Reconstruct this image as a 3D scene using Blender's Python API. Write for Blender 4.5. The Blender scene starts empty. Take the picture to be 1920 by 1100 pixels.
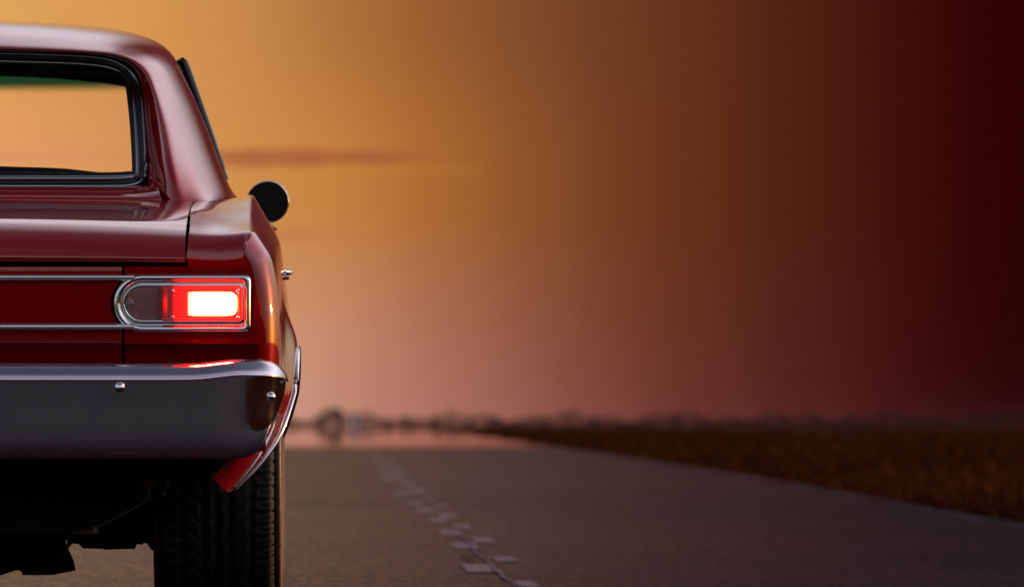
import bpy, bmesh, math, random
from mathutils import Vector, Matrix
import numpy as np

random.seed(7)
rng = np.random.default_rng(11)
R = math.radians
scene = bpy.context.scene
COL = scene.collection

# ------------------------------------------------------------------ camera
F = 15300.0            # focal length in photograph pixels (1920 wide)
VPX, VPY = 634.0, 795.0
CAMH = 0.46
cam_d = bpy.data.cameras.new('camera')
cam = bpy.data.objects.new('camera', cam_d)
COL.objects.link(cam)
cam.location = (0, 0, CAMH)
cam.rotation_euler = (R(90), 0, 0)
cam_d.sensor_width = 36.0
cam_d.lens = 36.0 * F / 1920.0
cam_d.shift_x = (960.0 - VPX) / 1920.0
cam_d.shift_y = (VPY - 550.0) / 1920.0
cam_d.clip_start = 0.1
cam_d.clip_end = 30000
cam_d.dof.use_dof = True
cam_d.dof.focus_distance = 18.3
cam_d.dof.aperture_fstop = cam_d.lens / 1000.0 / 0.030
cam_d.dof.aperture_blades = 0
scene.camera = cam

# ------------------------------------------------------------------ sky
def lin(c):
    return tuple((v / 255 / 12.92) if v / 255 <= 0.04045 else ((v / 255 + 0.055) / 1.055) ** 2.4 for v in c)

SUN_AZ, SUN_EL = R(74), R(4.5)         # azimuth clockwise from the viewing direction (+Y)
world = bpy.data.worlds.new('World')
scene.world = world
world.use_nodes = True
wn, wl = world.node_tree.nodes, world.node_tree.links
wn.clear()

def WN(t, **kw):
    n = wn.new(t)
    for k, v in kw.items():
        setattr(n, k, v)
    return n

def wmath(op, a, b=None, clamp=False):
    n = WN('ShaderNodeMath', operation=op)
    n.use_clamp = clamp
    for i, v in enumerate((a, b)):
        if v is None:
            continue
        if isinstance(v, (int, float)):
            n.inputs[i].default_value = v
        else:
            wl.new(v, n.inputs[i])
    return n.outputs[0]

def wrange(v, a, b, c=0.0, d=1.0, smooth=True):
    n = WN('ShaderNodeMapRange')
    n.interpolation_type = 'SMOOTHSTEP' if smooth else 'LINEAR'
    wl.new(v, n.inputs[0])
    for i, x in enumerate((a, b, c, d)):
        n.inputs[1 + i].default_value = x
    return n.outputs[0]

def wmix(f, a, b):
    n = WN('ShaderNodeMix', data_type='RGBA')
    for s, v in ((n.inputs[0], f), (n.inputs[6], a), (n.inputs[7], b)):
        if isinstance(v, (int, float)):
            s.default_value = v
        elif isinstance(v, tuple):
            s.default_value = (*v, 1)
        else:
            wl.new(v, s)
    return n.outputs[2]

def wramp(t, stops, lo=-400.0, hi=2000.0):
    n = WN('ShaderNodeValToRGB')
    cr = n.color_ramp
    cr.interpolation = 'B_SPLINE' if False else 'LINEAR'
    for i, (x, c) in enumerate(stops):
        x = x + 60 * min(1, max(0, (x - 620) / 200)) * min(1, max(0, (1930 - x) / 300))
        p = (x - lo) / (hi - lo)
        e = cr.elements[i] if i < 2 else cr.elements.new(p)
        e.position = p
        e.color = (*lin(c), 1)
    wl.new(t, n.inputs[0])
    return n.outputs[0]

tc = WN('ShaderNodeTexCoord')
sep = WN('ShaderNodeSeparateXYZ')
wl.new(tc.outputs['Generated'], sep.inputs[0])
dx, dy, dz = sep.outputs
az = wmath('ARCTAN2', dx, dy)                      # 0 ahead, + to the right
el = wmath('ARCSINE', dz)
aaz = wmath('ABSOLUTE', az)
u = wmath('ADD', wmath('MULTIPLY', az, F), VPX)    # degrees -> glow coordinate
v = wmath('SUBTRACT', VPY, wmath('MULTIPLY', el, F))
t = wmath('DIVIDE', wmath('ADD', u, 400.0), 2400.0, clamp=True)
END = [(1400, (84, 34, 20)), (1600, (66, 17, 11)), (1750, (54, 7, 6)), (1900, (46, 2, 2))]
SKY_TOP = [(-400, (238, 178, 108)), (0, (224, 163, 90)), (250, (214, 151, 82)), (450, (200, 137, 75)),
           (600, (180, 118, 62)), (750, (157, 94, 48)), (900, (132, 78, 42)), (1050, (115, 64, 37)),
           (1200, (103, 52, 27))] + END
SKY_MID = [(-400, (246, 172, 112)), (0, (240, 166, 104)), (450, (207, 142, 76)), (600, (198, 132, 66)),
           (750, (174, 108, 51)), (900, (146, 86, 42)), (1050, (122, 67, 36)), (1200, (104, 51, 26))] + END
SKY_LOW = [(-400, (222, 160, 122)), (500, (206, 146, 112)), (600, (202, 140, 108)), (750, (174, 112, 86)),
           (900, (148, 88, 67)), (1050, (125, 69, 49)), (1200, (105, 51, 35)), (1400, (84, 34, 27)),
           (1600, (66, 17, 15)), (1750, (54, 8, 7)), (1900, (46, 2, 3))]
SKY_HOR = [(-400, (214, 158, 138)), (550, (203, 148, 130)), (700, (186, 124, 109)), (850, (162, 102, 91)),
           (1000, (136, 78, 69)), (1200, (108, 52, 46)), (1400, (86, 35, 30)), (1600, (66, 18, 18)),
           (1750, (54, 8, 9)), (1900, (46, 2, 3))]
c_hor, c_low, c_mid, c_top = (wramp(t, s) for s in (SKY_HOR, SKY_LOW, SKY_MID, SKY_TOP))
front = wmix(wrange(v, 790, 600, smooth=False), c_hor, c_low)
front = wmix(wrange(v, 650, 370), front, c_mid)
front = wmix(wrange(v, 330, 20), front, c_top)

# thin mauve cloud streaks, stretched along the horizon
def streak(u0, v0, hw, hh, col, amt, seed):
    global front
    nz = WN('ShaderNodeTexNoise')
    nz.noise_dimensions = '2D'
    nz.inputs['Scale'].default_value = 1.0
    nz.inputs['Detail'].default_value = 3.0
    cb = WN('ShaderNodeCombineXYZ')
    wl.new(wmath('ADD', wmath('MULTIPLY', u, 0.011), seed), cb.inputs[0])
    wl.new(wmath('MULTIPLY', v, 0.05), cb.inputs[1])
    wl.new(cb.outputs[0], nz.inputs['Vector'])
    vv = wmath('ADD', v, wmath('MULTIPLY', wmath('SUBTRACT', nz.outputs[0], 0.5), hh * 0.9))
    du = wmath('DIVIDE', wmath('SUBTRACT', u, u0), hw)
    dv = wmath('DIVIDE', wmath('SUBTRACT', vv, v0), hh)
    taper = wmath('ADD', 1.0, wmath('MULTIPLY', wmath('MAXIMUM', du, 0.0), 1.2))
    dv = wmath('MULTIPLY', dv, taper)
    d = wmath('ADD', wmath('POWER', wmath('ABSOLUTE', du), 4.0), wmath('MULTIPLY', dv, dv))
    m = wmath('MULTIPLY', wrange(d, 1.25, 0.15), amt)
    front = wmix(m, front, lin(col))

streak(590, 296, 245, 20, (160, 82, 56), 0.70, 2.0)
streak(700, 318, 240, 9, (196, 136, 46), 0.28, 5.0)
streak(560, 440, 170, 14, (196, 118, 72), 0.55, 9.0)
streak(60, 296, 260, 8, (208, 140, 108), 0.45, 4.0)

sky = WN('ShaderNodeTexSky', sky_type='NISHITA')
sky.sun_disc = False
sky.sun_elevation = SUN_EL
sky.sun_rotation = SUN_AZ
sky.altitude = 100
sky.air_density = 1.0
sky.dust_density = 1.2
sky.ozone_density = 1.6
bg_sky = WN('ShaderNodeBackground')
wl.new(sky.outputs[0], bg_sky.inputs[0])
bg_sky.inputs[1].default_value = 0.125
bg_front = WN('ShaderNodeBackground')
wl.new(front, bg_front.inputs[0])
bg_front.inputs[1].default_value = 1.0
# the glow bank fades into the open dusk sky upwards and round to the sides
wa = wrange(az, R(5.2), R(15), 1.0, 0.0)
wa = wmath('MULTIPLY', wa, wrange(az, R(-40), R(-10), 0.0, 1.0))
we_r = wrange(el, R(14), R(50), 1.0, 0.0)
we_l = wrange(el, R(4.5), R(17), 1.0, 0.0)
rt = wrange(u, 500, 1500)
we = wmath('ADD', wmath('MULTIPLY', we_r, rt), wmath('MULTIPLY', we_l, wmath('SUBTRACT', 1.0, rt)))
# pale mauve twilight over the whole upper sky, dimmer at the zenith and away from the sunset
tw_g = wmath('MULTIPLY', wrange(el, R(2), R(24), 0.05, 1.0), wrange(el, R(22), R(60), 1.0, 0.08))
tw_a = wmath('ADD', 0.66, wmath('MULTIPLY', wmath('COSINE', wmath('SUBTRACT', az, R(55))), 0.34))
bg_tw = WN('ShaderNodeBackground')
bg_tw.inputs[0].default_value = (0.97, 0.84, 0.90, 1)
wl.new(wmath('MULTIPLY', wmath('MULTIPLY', tw_g, tw_a), 1.4), bg_tw.inputs[1])
dusk = WN('ShaderNodeAddShader')
wl.new(bg_sky.outputs[0], dusk.inputs[0])
wl.new(bg_tw.outputs[0], dusk.inputs[1])
mixs = WN('ShaderNodeMixShader')
wl.new(wmath('MULTIPLY', wa, we), mixs.inputs[0])
wl.new(dusk.outputs[0], mixs.inputs[1])
wl.new(bg_front.outputs[0], mixs.inputs[2])
wo = WN('ShaderNodeOutputWorld')
wl.new(mixs.outputs[0], wo.inputs[0])
world.cycles.sampling_method = 'MANUAL'
world.cycles.sample_map_resolution = 2048

# ------------------------------------------------------------------ sun
sun_d = bpy.data.lights.new('sun', 'SUN')
sun_d.energy = 2.0
sun_d.angle = R(0.5)
sun_d.color = (1.0, 0.55, 0.24)
sun = bpy.data.objects.new('sun', sun_d)
COL.objects.link(sun)
sv = Vector((math.sin(SUN_AZ) * math.cos(SUN_EL), math.cos(SUN_AZ) * math.cos(SUN_EL), math.sin(SUN_EL)))
sun.rotation_euler = sv.to_track_quat('Z', 'Y').to_euler()
sun.location = sv * 50

vs = scene.view_settings
vs.view_transform = 'Standard'
vs.look = 'None'
vs.exposure = 0.0
vs.gamma = 1.0
vs.use_curve_mapping = False
scene.cycles.max_bounces = 8
scene.cycles.transparent_max_bounces = 12
scene.cycles.use_denoising = True
scene.cycles.sample_clamp_indirect = 6.0
scene.cycles.caustics_reflective = False
scene.cycles.caustics_refractive = False

# ------------------------------------------------------------------ materials
def new_mat(name):
    m = bpy.data.materials.new(name)
    m.use_nodes = True
    return m, m.node_tree.nodes, m.node_tree.links, m.node_tree.nodes['Principled BSDF']

def pbr(name, col, rough=0.5, metal=0.0, coat=0.0, spec=0.5, var=0.0, vscale=8.0, bump=0.0, bscale=60.0,
        rvar=0.0, coat_rough=0.02):
    m, n, l, b = new_mat(name)
    b.inputs['Coat IOR'].default_value = 1.7 if coat >= 1 else 1.5
    b.inputs['Base Color'].default_value = (*col, 1)
    b.inputs['Roughness'].default_value = rough
    b.inputs['Metallic'].default_value = metal
    b.inputs['Coat Weight'].default_value = coat
    b.inputs['Coat Roughness'].default_value = coat_rough
    b.inputs['Specular IOR Level'].default_value = spec
    tcn = n.new('ShaderNodeTexCoord')
    if var or rvar:
        nz = n.new('ShaderNodeTexNoise')
        nz.inputs['Scale'].default_value = vscale
        nz.inputs['Detail'].default_value = 6
        l.new(tcn.outputs['Object'], nz.inputs['Vector'])
        if var:
            mp = n.new('ShaderNodeMapRange')
            l.new(nz.outputs[0], mp.inputs[0])
            mp.inputs[1].default_value = 0.3
            mp.inputs[2].default_value = 0.7
            mp.inputs[3].default_value = 1 - var
            mp.inputs[4].default_value = 1 + var
            mx = n.new('ShaderNodeVectorMath')
            mx.operation = 'SCALE'
            mx.inputs[0].default_value = col
            l.new(mp.outputs[0], mx.inputs['Scale'])
            l.new(mx.outputs[0], b.inputs['Base Color'])
        if rvar:
            mp = n.new('ShaderNodeMapRange')
            l.new(nz.outputs[0], mp.inputs[0])
            mp.inputs[1].default_value = 0.35
            mp.inputs[2].default_value = 0.75
            mp.inputs[3].default_value = rough
            mp.inputs[4].default_value = rough + rvar
            l.new(mp.outputs[0], b.inputs['Roughness'])
    if bump:
        nz = n.new('ShaderNodeTexNoise')
        nz.inputs['Scale'].default_value = bscale
        nz.inputs['Detail'].default_value = 4
        l.new(tcn.outputs['Object'], nz.inputs['Vector'])
        bp = n.new('ShaderNodeBump')
        bp.inputs['Strength'].default_value = bump
        bp.inputs['Distance'].default_value = 0.01
        l.new(nz.outputs[0], bp.inputs['Height'])
        l.new(bp.outputs[0], b.inputs['Normal'])
    return m

PAINT = pbr('red_paint', (0.26, 0.0012, 0.0025), rough=0.34, metal=0.12, coat=1.0, spec=0.02, var=0.05, vscale=3,
            coat_rough=0.025)
CHROME = pbr('chrome', (0.78, 0.77, 0.80), rough=0.13, metal=1.0, rvar=0.06, vscale=14)
CHROME_BUMPER = pbr('bumper_chrome', (0.60, 0.54, 0.62), rough=0.05, metal=1.0, var=0.03, rvar=0.07, vscale=20, bump=0.010, bscale=8)
RUBBER = pbr('tyre_rubber', (0.014, 0.013, 0.014), rough=0.65, spec=0.3, var=0.25, vscale=30, bump=0.15, bscale=140)
DIM_LIT = pbr('dim_lit_red_paint', (0.15, 0.022, 0.014), rough=0.45, spec=0.3, var=0.35, vscale=22)  # body red with dimmer, orange light put into its colour behind the bumper
SIDEWALL = pbr('sunlit_sidewall', (0.13, 0.06, 0.03), rough=0.38, var=0.3, vscale=25)  # low orange sunlight put into the sidewall's base colour
BLACK = pbr('underbody_black', (0.005, 0.005, 0.006), rough=0.8, spec=0.12, var=0.4, vscale=14)
BLACK_METAL = pbr('dull_black_metal', (0.012, 0.011, 0.011), rough=0.45, metal=0.6, var=0.4, vscale=20)
GASKET = pbr('black_gasket', (0.008, 0.008, 0.010), rough=0.35)
TRIM_DARK = pbr('dark_bright_trim', (0.34, 0.36, 0.42), rough=0.14, metal=1.0)
VINYL = pbr('black_vinyl', (0.006, 0.007, 0.008), rough=0.6, spec=0.2, bump=0.1, bscale=120)
HEADCLOTH = pbr('headliner_cloth', (0.006, 0.007, 0.009), rough=0.9, spec=0.1)
GAP = pbr('panel_gap_shadow', (0.006, 0.002, 0.003), rough=0.9, spec=0.0)
RIM = pbr('rim_steel', (0.45, 0.45, 0.47), rough=0.2, metal=1.0)
MIRROR_FACE = pbr('mirror_glass_dark', (0.006, 0.005, 0.006), rough=0.35, spec=0.2)

def glass(name, tint, band=None, ior=1.45):
    m = bpy.data.materials.new(name)
    m.use_nodes = True
    n, l = m.node_tree.nodes, m.node_tree.links
    n.clear()
    tr = n.new('ShaderNodeBsdfTransparent')
    tr.inputs[0].default_value = (*tint, 1)
    gl = n.new('ShaderNodeBsdfGlossy')
    gl.inputs['Roughness'].default_value = 0.01
    lw = n.new('ShaderNodeLayerWeight')
    lw.inputs[0].default_value = 0.5
    pw = n.new('ShaderNodeMath')
    pw.operation = 'POWER'
    l.new(lw.outputs['Facing'], pw.inputs[0])
    pw.inputs[1].default_value = 5.0
    fr = n.new('ShaderNodeMath')
    fr.operation = 'MULTIPLY_ADD'
    l.new(pw.outputs[0], fr.inputs[0])
    f0 = ((ior - 1) / (ior + 1)) ** 2
    fr.inputs[1].default_value = 1 - f0
    fr.inputs[2].default_value = f0
    mx = n.new('ShaderNodeMixShader')
    o = n.new('ShaderNodeOutputMaterial')
    l.new(fr.outputs[0], mx.inputs[0])
    l.new(tr.outputs[0], mx.inputs[1])
    l.new(gl.outputs[0], mx.inputs[2])
    l.new(mx.outputs[0], o.inputs[0])
    if band:
        z0, z1, col = band
        tcn = n.new('ShaderNodeTexCoord')
        sp = n.new('ShaderNodeSeparateXYZ')
        l.new(tcn.outputs['Object'], sp.inputs[0])
        mp = n.new('ShaderNodeMapRange')
        mp.interpolation_type = 'SMOOTHSTEP'
        l.new(sp.outputs[2], mp.inputs[0])
        mp.inputs[1].default_value = z0
        mp.inputs[2].default_value = z1
        cm = n.new('ShaderNodeMix')
        cm.data_type = 'RGBA'
        cm.inputs[6].default_value = (*tint, 1)
        cm.inputs[7].default_value = (*col, 1)
        l.new(mp.outputs[0], cm.inputs[0])
        l.new(cm.outputs[2], tr.inputs[0])
    return m

# ------------------------------------------------------------------ mesh helpers
def link(o, parent=None):
    COL.objects.link(o)
    if parent is not None:
        o.parent = parent
    return o

def mk(name, verts, faces, mat, parent=None, smooth=True, merge=0.0, mats=None):
    me = bpy.data.meshes.new(name)
    bm = bmesh.new()
    vv = [bm.verts.new(p) for p in verts]
    for f in faces:
        ids = []
        for i in f:
            if i not in ids:
                ids.append(i)
        if len(ids) >= 3:
            try:
                bm.faces.new([vv[i] for i in ids])
            except ValueError:
                pass
    if merge:
        bmesh.ops.remove_doubles(bm, verts=bm.verts, dist=merge)
    bmesh.ops.recalc_face_normals(bm, faces=bm.faces)
    for f in bm.faces:
        f.smooth = smooth
    bm.to_mesh(me)
    bm.free()
    me.materials.append(mat)
    return link(bpy.data.objects.new(name, me), parent)

def empty(name, parent=None, loc=(0, 0, 0)):
    o = bpy.data.objects.new(name, None)
    o.empty_display_size = 0.2
    o.location = loc
    return link(o, parent)

def tag(o, label=None, cat=None, group=None, kind=None):
    for k, val in (('label', label), ('category', cat), ('group', group), ('kind', kind)):
        if val:
            o[k] = val
    return o

def both(name, m, mat, parent, **kw):
    """the right-hand piece and its mirror image, as two objects"""
    a = mk(name, m.v, m.f, mat, parent, **kw)
    b2 = mk(name, [(-p[0], p[1], p[2]) for p in m.v], m.f, mat, parent, **kw)
    return a, b2

class MB:
    """collects geometry for one mesh object"""
    def __init__(s):
        s.v, s.f = [], []

    def grid(s, g, close_u=False):
        """g: array rows x cols x 3"""
        b = len(s.v)
        nr, nc = len(g), len(g[0])
        for row in g:
            s.v += [tuple(p) for p in row]
        for i in range(nr - 1):
            for j in range(nc if close_u else nc - 1):
                j2 = (j + 1) % nc
                s.f.append((b + i * nc + j, b + i * nc + j2, b + (i + 1) * nc + j2, b + (i + 1) * nc + j))
        return s

    def fan(s, ring):
        b = len(s.v)
        s.v += [tuple(p) for p in ring]
        s.f.append(tuple(range(b, b + len(ring))))
        return s

    def box(s, lo, hi):
        b = len(s.v)
        for z in (lo[2], hi[2]):
            s.v += [(lo[0], lo[1], z), (hi[0], lo[1], z), (hi[0], hi[1], z), (lo[0], hi[1], z)]
        s.f += [tuple(b + i for i in q) for q in
                ((0, 3, 2, 1), (4, 5, 6, 7), (0, 1, 5, 4), (1, 2, 6, 5), (2, 3, 7, 6), (3, 0, 4, 7))]
        return s

    def tube(s, pts, r, n=10, caps=True, closed=False, flat=1.0):
        pts = [Vector(p) for p in pts]
        rings = []
        m = len(pts)
        for i, p in enumerate(pts):
            a = pts[(i - 1) % m] if (closed or i > 0) else pts[i]
            c = pts[(i + 1) % m] if (closed or i < m - 1) else pts[i]
            d = (c - a).normalized()
            up = Vector((0, 0, 1)) if abs(d.z) < 0.9 else Vector((0, 1, 0))
            if abs(d.y) < 0.8:
                up = Vector((0, 1, 0))
            sx = d.cross(up).normalized()
            sy = sx.cross(d).normalized()
            rr = r[i] if isinstance(r, (list, tuple)) else r
            rings.append([p + sx * (rr * math.cos(q)) + sy * (rr * flat * math.sin(q))
                          for q in (2 * math.pi * k / n for k in range(n))])
        if closed:
            rings.append(rings[0])
        s.grid(rings, close_u=True)
        if caps and not closed:
            s.fan(rings[0])
            s.fan(rings[-1])
        return s

    def lathe(s, prof, n=32, axis='x', c=(0, 0, 0)):
        rings = []
        for (a, r) in prof:
            ring = []
            for k in range(n):
                q = 2 * math.pi * k / n
                if axis == 'x':
                    ring.append((c[0] + a, c[1] + r * math.cos(q), c[2] + r * math.sin(q)))
                elif axis == 'y':
                    ring.append((c[0] + r * math.cos(q), c[1] + a, c[2] + r * math.sin(q)))
                else:
                    ring.append((c[0] + r * math.cos(q), c[1] + r * math.sin(q), c[2] + a))
            rings.append(ring)
        return s.grid(rings, close_u=True)

    def mirror(s):
        """adds the mirror image across x = 0"""
        b = len(s.v)
        s.v += [(-p[0], p[1], p[2]) for p in s.v]
        s.f += [tuple(b + i for i in reversed(f)) for f in list(s.f)]
        return s

    def build(s, name, mat, parent=None, smooth=True, merge=0.0):
        return mk(name, s.v, s.f, mat, parent, smooth, merge)

def cr(pts, sub):
    """Catmull-Rom through pts (N x D), sub samples a segment"""
    p = np.array(pts, float)
    p = np.vstack([2 * p[0] - p[1], p, 2 * p[-1] - p[-2]])
    out = []
    for i in range(1, len(p) - 2):
        a, b, c, d = p[i - 1], p[i], p[i + 1], p[i + 2]
        for k in range(sub):
            q = k / sub
            out.append(0.5 * ((2 * b) + (c - a) * q + (2 * a - 5 * b + 4 * c - d) * q * q
                              + (3 * b - a - 3 * c + d) * q ** 3))
    out.append(p[-2])
    return np.array(out)

def loft(rows, su=6, sv_=6):
    a = np.array([cr(r, su) for r in rows])
    b = np.array([cr(a[:, j], sv_) for j in range(a.shape[1])])
    return np.transpose(b, (1, 0, 2))

def symmetric(row):
    """row of points from the centre line outwards -> full row"""
    row = [tuple(p) for p in row]
    return [(-p[0], p[1], p[2]) for p in reversed(row[1:])] + row

def smooth1(xs, ys):
    xs, ys = np.array(xs, float), np.array(ys, float)
    d = np.gradient(ys, xs)

    def f(x):
        x = min(max(x, xs[0]), xs[-1])
        i = min(max(int(np.searchsorted(xs, x)) - 1, 0), len(xs) - 2)
        h = xs[i + 1] - xs[i]
        q = (x - xs[i]) / h
        return float((2 * q ** 3 - 3 * q ** 2 + 1) * ys[i] + (q ** 3 - 2 * q ** 2 + q) * h * d[i]
                     + (-2 * q ** 3 + 3 * q ** 2) * ys[i + 1] + (q ** 3 - q ** 2) * h * d[i + 1])
    return f

def fillet(poly, radii, nseg=6, nlin=4):
    """2-D polyline with rounded inner corners; constant number of samples"""
    poly = [np.array(p, float) for p in poly]
    out, prev = [], poly[0]
    for i in range(1, len(poly) - 1):
        a, b, c = poly[i - 1], poly[i], poly[i + 1]
        r = radii[i - 1]
        p = b + (a - b) / np.linalg.norm(a - b) * r
        q = b + (c - b) / np.linalg.norm(c - b) * r
        for k in range(nlin):
            out.append(prev + (p - prev) * k / nlin)
        for k in range(nseg):
            w = k / nseg
            out.append((1 - w) ** 2 * p + 2 * w * (1 - w) * b + w * w * q)
        prev = q
    for k in range(nlin + 1):
        out.append(prev + (poly[-1] - prev) * k / nlin)
    return np.array(out)

# ================================================================== THE GROUND
EDGE = [(-62, 2.9), (20, 3.05), (41.6, 3.27), (50, 3.4), (72.6, 3.69), (90, 3.85), (123, 4.1), (164, 4.4),
        (300, 5.5), (600, 8.0), (1500, 15.0), (6000, 50.0)]
def road_edge(y):
    return float(np.interp(y, [e[0] for e in EDGE], [e[1] for e in EDGE]))

def ground_mat(name, col_a, col_b, scale, rough, bump, bscale, specks=None, stretch=(1, 1, 1), spec=0.5):
    m, n, l, b = new_mat(name)
    tcn = n.new('ShaderNodeTexCoord')
    mpg = n.new('ShaderNodeMapping')
    mpg.inputs['Scale'].default_value = stretch
    l.new(tcn.outputs['Object'], mpg.inputs[0])
    n1 = n.new('ShaderNodeTexNoise')
    n1.inputs['Scale'].default_value = scale
    n1.inputs['Detail'].default_value = 8
    n1.inputs['Roughness'].default_value = 0.65
    l.new(mpg.outputs[0], n1.inputs['Vector'])
    rp = n.new('ShaderNodeValToRGB')
    rp.color_ramp.elements[0].position = 0.3
    rp.color_ramp.elements[1].position = 0.72
    rp.color_ramp.elements[0].color = (*col_a, 1)
    rp.color_ramp.elements[1].color = (*col_b, 1)
    l.new(n1.outputs[0], rp.inputs[0])
    out = rp.outputs[0]
    if specks:
        vo = n.new('ShaderNodeTexVoronoi')
        vo.inputs['Scale'].default_value = specks[0]
        l.new(tcn.outputs['Object'], vo.inputs['Vector'])
        mr = n.new('ShaderNodeMapRange')
        l.new(vo.outputs['Color'], mr.inputs[0])
        mr.inputs[1].default_value = 0.72
        mr.inputs[2].default_value = 0.95
        mx = n.new('ShaderNodeMix')
        mx.data_type = 'RGBA'
        l.new(mr.outputs[0], mx.inputs[0])
        l.new(out, mx.inputs[6])
        mx.inputs[7].default_value = (*specks[1], 1)
        out = mx.outputs[2]
    l.new(out, b.inputs['Base Color'])
    b.inputs['Roughness'].default_value = rough
    b.inputs['Specular IOR Level'].default_value = spec
    n2 = n.new('ShaderNodeTexNoise')
    n2.inputs['Scale'].default_value = bscale
    n2.inputs['Detail'].default_value = 5
    l.new(tcn.outputs['Object'], n2.inputs['Vector'])
    bp = n.new('ShaderNodeBump')
    bp.inputs['Strength'].default_value = bump
    bp.inputs['Distance'].default_value = 0.01
    l.new(n2.outputs[0], bp.inputs['Height'])
    l.new(bp.outputs[0], b.inputs['Normal'])
    return m

ASPHALT = ground_mat('asphalt', (0.0080, 0.0055, 0.0085), (0.020, 0.014, 0.020), 0.9, 0.26, 0.04, 55,
                     specks=(70.0, (0.06, 0.045, 0.05)), stretch=(0.6, 0.25, 1), spec=0.0035)
def asphalt_grain():
    n, l = ASPHALT.node_tree.nodes, ASPHALT.node_tree.links
    b = n['Principled BSDF']
    src = b.inputs['Base Color'].links[0].from_socket
    tcn = n.new('ShaderNodeTexCoord')
    def noise(sc, detail):
        mp = n.new('ShaderNodeMapping')
        mp.inputs['Scale'].default_value = sc
        l.new(tcn.outputs['Object'], mp.inputs[0])
        nz = n.new('ShaderNodeTexNoise')
        nz.inputs['Scale'].default_value = 1.0
        nz.inputs['Detail'].default_value = detail
        nz.inputs['Roughness'].default_value = 0.7
        l.new(mp.outputs[0], nz.inputs['Vector'])
        return nz.outputs[0]
    def rng_(v, a, b_, c, d):
        m = n.new('ShaderNodeMapRange')
        l.new(v, m.inputs[0])
        for k, x in enumerate((a, b_, c, d)):
            m.inputs[1 + k].default_value = x
        return m.outputs[0]
    def mul(a, b_):
        m = n.new('ShaderNodeMath'); m.operation = 'MULTIPLY'
        l.new(a, m.inputs[0]); l.new(b_, m.inputs[1])
        return m.outputs[0]
    grain = noise((26, 2.6, 1), 5)             # stones and binder, read as short dashes at this height
    lanes = noise((0.9, 0.012, 1), 3)          # tyre-polished lanes along the road
    patch = noise((0.12, 0.045, 1), 4)         # laying joints and old repairs
    k = mul(mul(rng_(grain, .3, .7, .15, 2.2), rng_(lanes, .3, .7, .75, 1.25)), rng_(patch, .35, .65, .7, 1.25))
    vm = n.new('ShaderNodeVectorMath'); vm.operation = 'SCALE'
    l.new(src, vm.inputs[0]); l.new(k, vm.inputs['Scale'])
    l.new(vm.outputs[0], b.inputs['Base Color'])
    rr = mul(rng_(grain, .3, .7, 1.34, .76), rng_(patch, .35, .65, 1.12, .9))
    base_r = n.new('ShaderNodeMath'); base_r.operation = 'MULTIPLY'
    l.new(rr, base_r.inputs[0]); base_r.inputs[1].default_value = 0.26
    l.new(base_r.outputs[0], b.inputs['Roughness'])
asphalt_grain()
SOIL = ground_mat('dry_soil', (0.030, 0.010, 0.004), (0.055, 0.019, 0.007), 0.35, 0.95, 0.4, 6, spec=0.0)

ys = [-60, 0, 20, 41.6, 60, 80, 100, 123, 164, 220, 300, 450, 600, 1000, 1500, 3000, 4500]
b = MB()
b.grid([[(-22, y, 0), (-8, y, 0), (0, y, 0), (road_edge(y), y, 0), (road_edge(y) + 0.03, y, -0.04)] for y in ys])
road = b.build('road', ASPHALT, smooth=False)
tag(road, 'dark asphalt runway with a row of worn white dashes', kind='structure')

b = MB()
b.grid([[(x, y, -0.035) for x in (-1500, -200, -22, 0, 40, 200, 1500)] for y in (-200, 0, 60, 200, 600, 2000, 5000)])
field = b.build('field', SOIL, smooth=False)
tag(field, 'flat dry field beside the runway', kind='structure')

# worn white dashes, each its own piece of paint
WHITE = ground_mat('worn_white_paint', (0.05, 0.043, 0.055), (0.25, 0.225, 0.27), 5.0, 0.27, 0.1, 40, stretch=(8, 1.0, 1), spec=0.004)
def gp(px, py, z=0.0):
    y = (CAMH - z) * F / (py - VPY)
    return ((px - VPX) / F * y, y)

def dash(px, py, w, h, zz=0.004):
    x, y = gp(px, py)
    y0 = gp(px, py + h / 2)[1]
    y1 = gp(px, py - h / 2)[1]
    hw = w / 2 / F * y
    pts = []
    k = 7
    for i in range(k + 1):
        pts.append((-hw + random.uniform(-.16, .16) * hw, y0 + (y1 - y0) * i / k))
    for i in range(1, 4):
        pts.append((-hw + 2 * hw * i / 4, y1 + random.uniform(-.06, .06) * (y1 - y0)))
    for i in range(k, -1, -1):
        pts.append((hw + random.uniform(-.2, .1) * hw, y0 + (y1 - y0) * i / k))
    for i in range(3, 0, -1):
        pts.append((-hw + 2 * hw * i / 4, y0 + random.uniform(-.06, .06) * (y1 - y0)))
    bb = MB().fan([(x + p[0], p[1], zz) for p in pts])
    return bb.build('road_marking', WHITE, road, smooth=False)

DASH = [(903, 1066, 62, 15), (985, 1096, 48, 11), (947, 1049, 42, 9), (873, 1024, 50, 10), (907, 1013, 40, 9),
        (846, 999, 44, 9), (867, 988, 34, 7), (823, 976, 34, 8), (841, 968, 30, 8), (796, 957, 34, 8),
        (827, 950, 26, 5), (779, 944, 30, 6), (808, 936, 20, 4), (752, 925, 28, 7), (783, 920, 32, 9),
        (764, 906, 26, 6), (729, 897, 30, 7), (750, 890, 26, 6), (723, 883, 26, 4), (742, 877, 18, 4), (717, 870, 18, 5), (731, 864, 12, 4),
        (709, 860, 13, 4), (701, 851, 10, 4), (692, 844, 8, 3)]
for d in DASH:
    dash(*d)
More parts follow.
